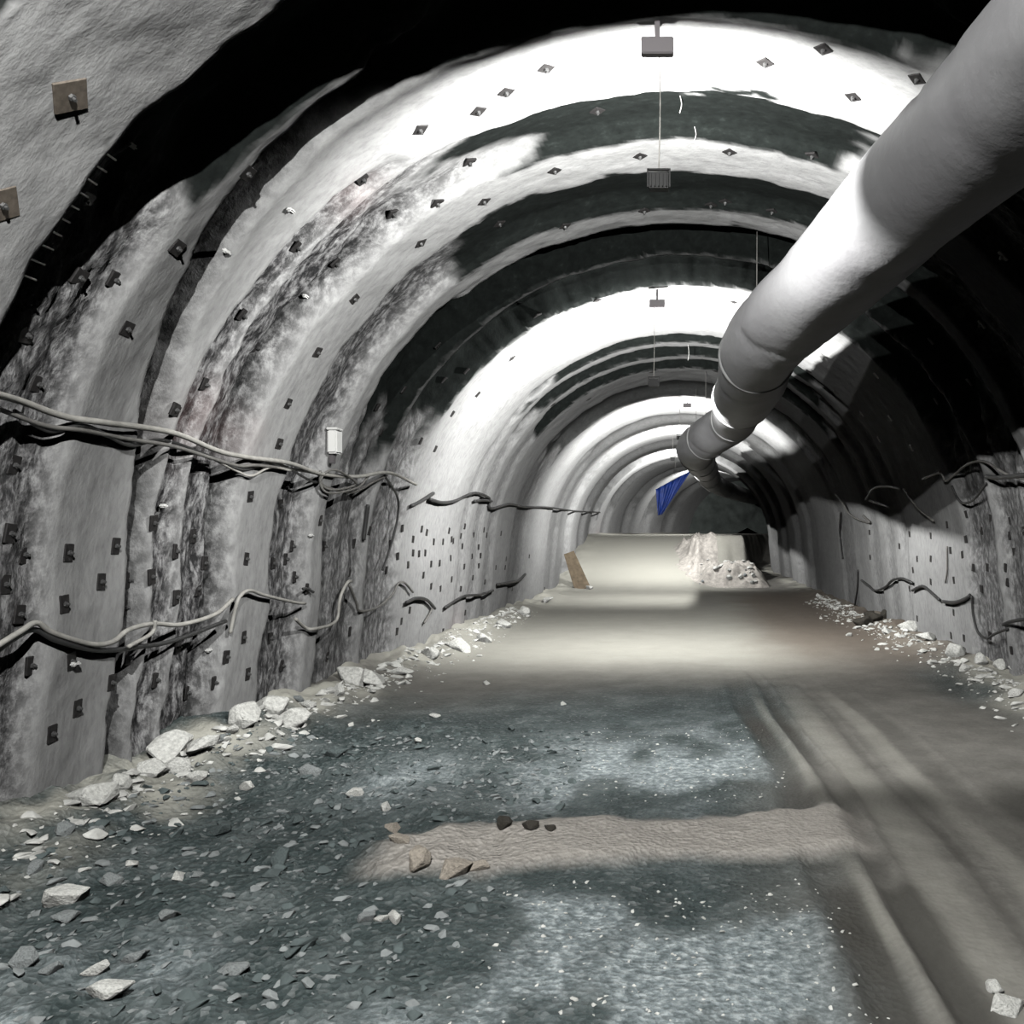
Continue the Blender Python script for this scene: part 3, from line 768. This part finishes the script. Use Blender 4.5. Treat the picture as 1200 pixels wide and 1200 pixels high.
for (px, py, w_, k, lb) in [
    (77, 1056, 44, 'p', 'biggest pale stone lying on dark gravel in left front'), (78, 1078, 30, 'g', 'grey stone leaning in front of biggest pale stone'),
    (40, 1020, 22, 'g', 'grey stone behind biggest pale stone, near left edge'), (28, 1130, 40, 'g', 'broad grey stone at the left edge in front'), (60, 1138, 22, 'g', 'rounded grey stone right of the broad grey stone'),
    (130, 1165, 50, 'p', 'large pale flat stone in the front left corner'), (112, 1140, 30, 'p', 'pale stone behind the large flat one in front left corner'), (160, 1125, 30, 'g', 'grey slab stone in front of the wet gravel'),
    (430, 1078, 22, 'g', 'grey stone left of the trio on the wet gravel'), (447, 1080, 18, 'p', 'pale middle stone of the trio on wet gravel'), (463, 1078, 20, 'p', 'pale right stone of the trio on wet gravel'),
    (452, 950, 18, 'p', 'pale stone behind the left tip of mud band'), (416, 932, 18, 'p', 'pale stone on dark gravel left of the pale gravel patch'), (362, 908, 28, 'g', 'grey stone below the narrow pale rib on gravel'),
    (290, 925, 20, 'p', 'long pale stone on gravel midway to the mud band'), (75, 975, 22, 'g', 'grey stone before the nearest left wall foot'), (115, 975, 20, 'g', 'second grey stone before the nearest left wall foot'),
    (155, 1015, 18, 'p', 'pale pebble right of the dark hollow at left'), (210, 1030, 20, 'p', 'pale pebble pair member in dark gravel, left of centre'), (232, 1028, 16, 'g', 'grey pebble pair member in dark gravel'),
    (130, 1034, 22, 'g', 'grey flat stone right of biggest pale stone'), (200, 1075, 24, 'g', 'teal grey stone on dark gravel centre left'), (275, 1140, 30, 'g', 'grey stone at front, right of the flat stones'),
    (490, 870, 12, 'p', 'white pebble behind the wet gravel hollow'), (570, 802, 10, 'p', 'white pebble on brown mud before the lit floor'), (660, 826, 9, 'p', 'white pebble alone right on brown mud'),
    (510, 840, 12, 'p', 'pale pebble on the mud edge at centre left'), (350, 965, 20, 't', 'dark stone in the dark gravel mid left'), (330, 1010, 34, 't', 'large dark slab in the dark gravel mid left'),
    (260, 975, 30, 't', 'dark slab before the long pale stone'), (395, 885, 22, 't', 'dark stone near the gravel edge below the rib foot'), (425, 800, 12, 'g', 'grey stone among white chunks at rib foot')]:
    rock_px(px, py, w_, k, lb, G2)
G3 = 'dark clods at the foot of the right wall'
for (px, py, w_, lb) in [(1012, 733, 22, 'leftmost dark clod at the right wall foot'), (1026, 728, 22, 'dark clod second from left at the right wall foot'), (1038, 724, 18, 'dark clod in the middle of the right wall heap'),
                     (1052, 720, 16, 'rightmost dark clod at the right wall foot'), (1018, 722, 16, 'dark clod on the back of the right wall heap')]:
    rock_px(px, py, w_, 'c', lb, G3, name='earth_clod', cat='clod', sink=.15)
G4 = 'pale rubble along the foot of the right wall'
for (px, py, w_, lb) in [(1088, 750, 26, 'round white boulder at the right wall foot'), (1068, 738, 30, 'pale lump between dark clods and white boulder'), (1120, 768, 30, 'pale flat lump right of the white boulder'),
                     (1150, 778, 22, 'pale stone further right of white boulder'), (1130, 785, 12, 'small pale stone in front of the flat lump'), (1172, 782, 20, 'pale stone near the right edge wall foot'),
                     (1195, 788, 26, 'pale stone at the right edge'), (1028, 762, 9, 'small white pebble on the road before the white boulder'), (995, 745, 10, 'small pale pebble left before the dark clods'),
                     (1192, 815, 20, 'grey stone below the pale one at right edge'), (960, 700, 10, 'small pale stone at the far right wall foot'), (1040, 742, 14, 'pale stone under the dark clods'),
                     (1180, 1185, 40, 'pale rough stone at the front right corner'), (1165, 1160, 26, 'pale stone behind the front right corner stone')]:
    rock_px(px, py, w_, 'p', lb, G4)
G5 = 'lumps of beige mud at the left tip of the mud band'
for (px, py, w_, lb) in [(468, 985, 26, 'beige clod at the far left tip of the mud band'), (490, 1010, 40, 'large beige clod on front left of the mud band'), (530, 1022, 40, 'beige clod on the front edge of mud band'),
                     (460, 972, 20, 'small beige clod behind the left tip of mud band'), (560, 1018, 24, 'smaller beige clod right along the mud band front')]:
    rock_px(px, py, w_, 'b', lb, G5, name='mud_clod', cat='clod', sink=.42)
for (px, py, w_, lb) in [(592, 968, 26, 'dark clod lying on the back edge of mud band'), (622, 970, 24, 'dark clod right of another on the mud band edge'), (645, 972, 16, 'small dark clod at right end on mud band edge')]:
    rock_px(px, py, w_, 'c', lb, 'dark clods on the mud band', name='earth_clod', cat='clod', sink=.3)

# gravel nobody could count: one object of small stones
def gravel(name, pts, sizes, mat, label):
    base = [rock_mesh(900+i, 9, .7) for i in range(4)]
    B = []
    for me in base:
        v = np.empty(len(me.vertices)*3); me.vertices.foreach_get('co', v)
        B.append((v.reshape(-1, 3), [tuple(p.vertices) for p in me.polygons]))
    V, Fc, off = [], [], 0
    for (x, d), s in zip(pts, sizes):
        v, f = B[random.randrange(4)]
        t = random.uniform(0, 6.28); c, sn = math.cos(t), math.sin(t)
        q = v*s*np.array([1.2, .9, .8]); q = np.stack([q[:, 0]*c-q[:, 1]*sn, q[:, 0]*sn+q[:, 1]*c, q[:, 2]], -1)
        V.append(q+np.array([x, d, float(floor_z(x, d))+s*.1])); Fc += [tuple(i+off for i in p) for p in f]; off += len(v)
    o = mesh_obj(name, np.concatenate(V), Fc, mat, None, False)
    return tag(o, label, 'gravel', None, 'stuff')
def scatter(n, fn, smin, smax):
    P_, S_ = [], []
    while len(P_) < n:
        x, d = fn()
        if float(band_mask(x, d)) > .15: continue
        P_.append((x, d)); S_.append(smin*(smax/smin)**(random.random()**2))
    return P_, S_
P_, S_ = scatter(1100, lambda: (random.uniform(-4.6, -1.2), random.uniform(3.6, 9.5)), .012, .06)
gravel('gravel', P_, S_, m_grey, 'loose grey stones over the dark ground at the left')
P_, S_ = scatter(1200, lambda: (random.uniform(-4.6, -1.), random.uniform(3.6, 10.)), .012, .075)
gravel('gravel', P_, S_, m_teal, 'loose dark stones over the wet ground at the left')
P_, S_ = scatter(1000, lambda: (-4.72+abs(random.gauss(0, .33)), random.uniform(5, 24)), .018, .11)
gravel('rubble', P_, S_, m_pale, 'pale spilled rubble along the foot of the left wall')
P_, S_ = scatter(900, lambda: (4.72-abs(random.gauss(0, .33)), random.uniform(8, 28)), .018, .11)
gravel('rubble', P_, S_, m_pale, 'pale spilled rubble along the foot of the right wall')
P_, S_ = scatter(420, lambda: (random.uniform(-1.2, 1.0), random.choice((random.uniform(3.9, 5.6), random.uniform(7.2, 10)))), .008, .024)
gravel('gravel', P_, S_, m_pale, 'fine pale gravel on the middle of the road')

# spoil heap at the foot of the bench on the right
nx, ny = 90, 90
gx = np.linspace(-.6, 3.9, nx); gy = np.linspace(34.2, 43.0, ny)
HX, HY = np.meshgrid(gx, gy)
hn = .35*fbm(HX*2, HY*2, 3)
front = sstep(34.4, 36.2, HY+hn)*sstep(38.9, 37.8, HY)*sstep(.1, 1.0, HX+hn)*sstep(3.8, 2.9, HX+hn)
ridge = np.exp(-((HX-.75+.1*(HY-38)+hn)/.6)**2)*sstep(34.6, 36.6, HY+hn)*sstep(43, 40, HY)
HF = floor_z(HX, HY)
HZ = np.maximum(HF-.06+ridge*(.55+.3*fbm(HX*3, HY*2, 3)), front*(.95+.3*fbm(HX*1.5, HY, 3)+.15*fbm(HX*5, HY*5, 3))-.06)
HZ = np.where(np.maximum(front, ridge) < .06, HF-.08, HZ)
idx = np.arange(nx*ny).reshape(ny, nx)
m_heap = rock_mat('heap_rock', (.46, .43, .395))
o = mesh_obj('spoil_heap', np.stack([HX, HY, HZ], -1).reshape(-1, 3), np.stack([idx[:-1, :-1], idx[:-1, 1:], idx[1:, 1:], idx[1:, :-1]], -1).reshape(-1, 4).tolist(), m_heap)
tag(o, 'pale heap of broken rock at the foot of the bench far back on the right', 'heap', None, 'stuff')
for k in range(40):
    i, j = random.randrange(8, 40), random.randrange(22, nx-18)
    x, d, z = HX[i, j], HY[i, j], HZ[i, j]
    s = random.uniform(.06, .17)
    oo = rock(x, d, s, random.choice('ppg'), 'stone lying on the pale spoil heap far back', 'stones on the spoil heap')
    oo.location.z = z+s*.25

# ------------------------------------------------------------------ world, camera, view
w = bpy.data.worlds.new('World'); SC.world = w; w.use_nodes = True
w.node_tree.nodes['Background'].inputs[0].default_value = (.9, 1, .95, 1)
w.node_tree.nodes['Background'].inputs[1].default_value = 0.0
cam = bpy.data.cameras.new('camera'); co = bpy.data.objects.new('camera', cam); link(co)
cam.sensor_width = 36; cam.lens = 30; cam.shift_x = -200/1200; cam.shift_y = 23/1200
cam.clip_start = .05; cam.clip_end = 300
co.location = (0, 0, CAMZ); co.rotation_euler = (math.pi/2, 0, 0)
SC.camera = co
vs_ = SC.view_settings
vs_.view_transform = 'Standard'; vs_.look = 'None'; vs_.exposure = 0.4; vs_.gamma = 1; vs_.use_curve_mapping = False
SC.cycles.max_bounces = 6; SC.cycles.diffuse_bounces = 0; SC.cycles.use_denoising = True
SC.cycles.sample_clamp_indirect = 4
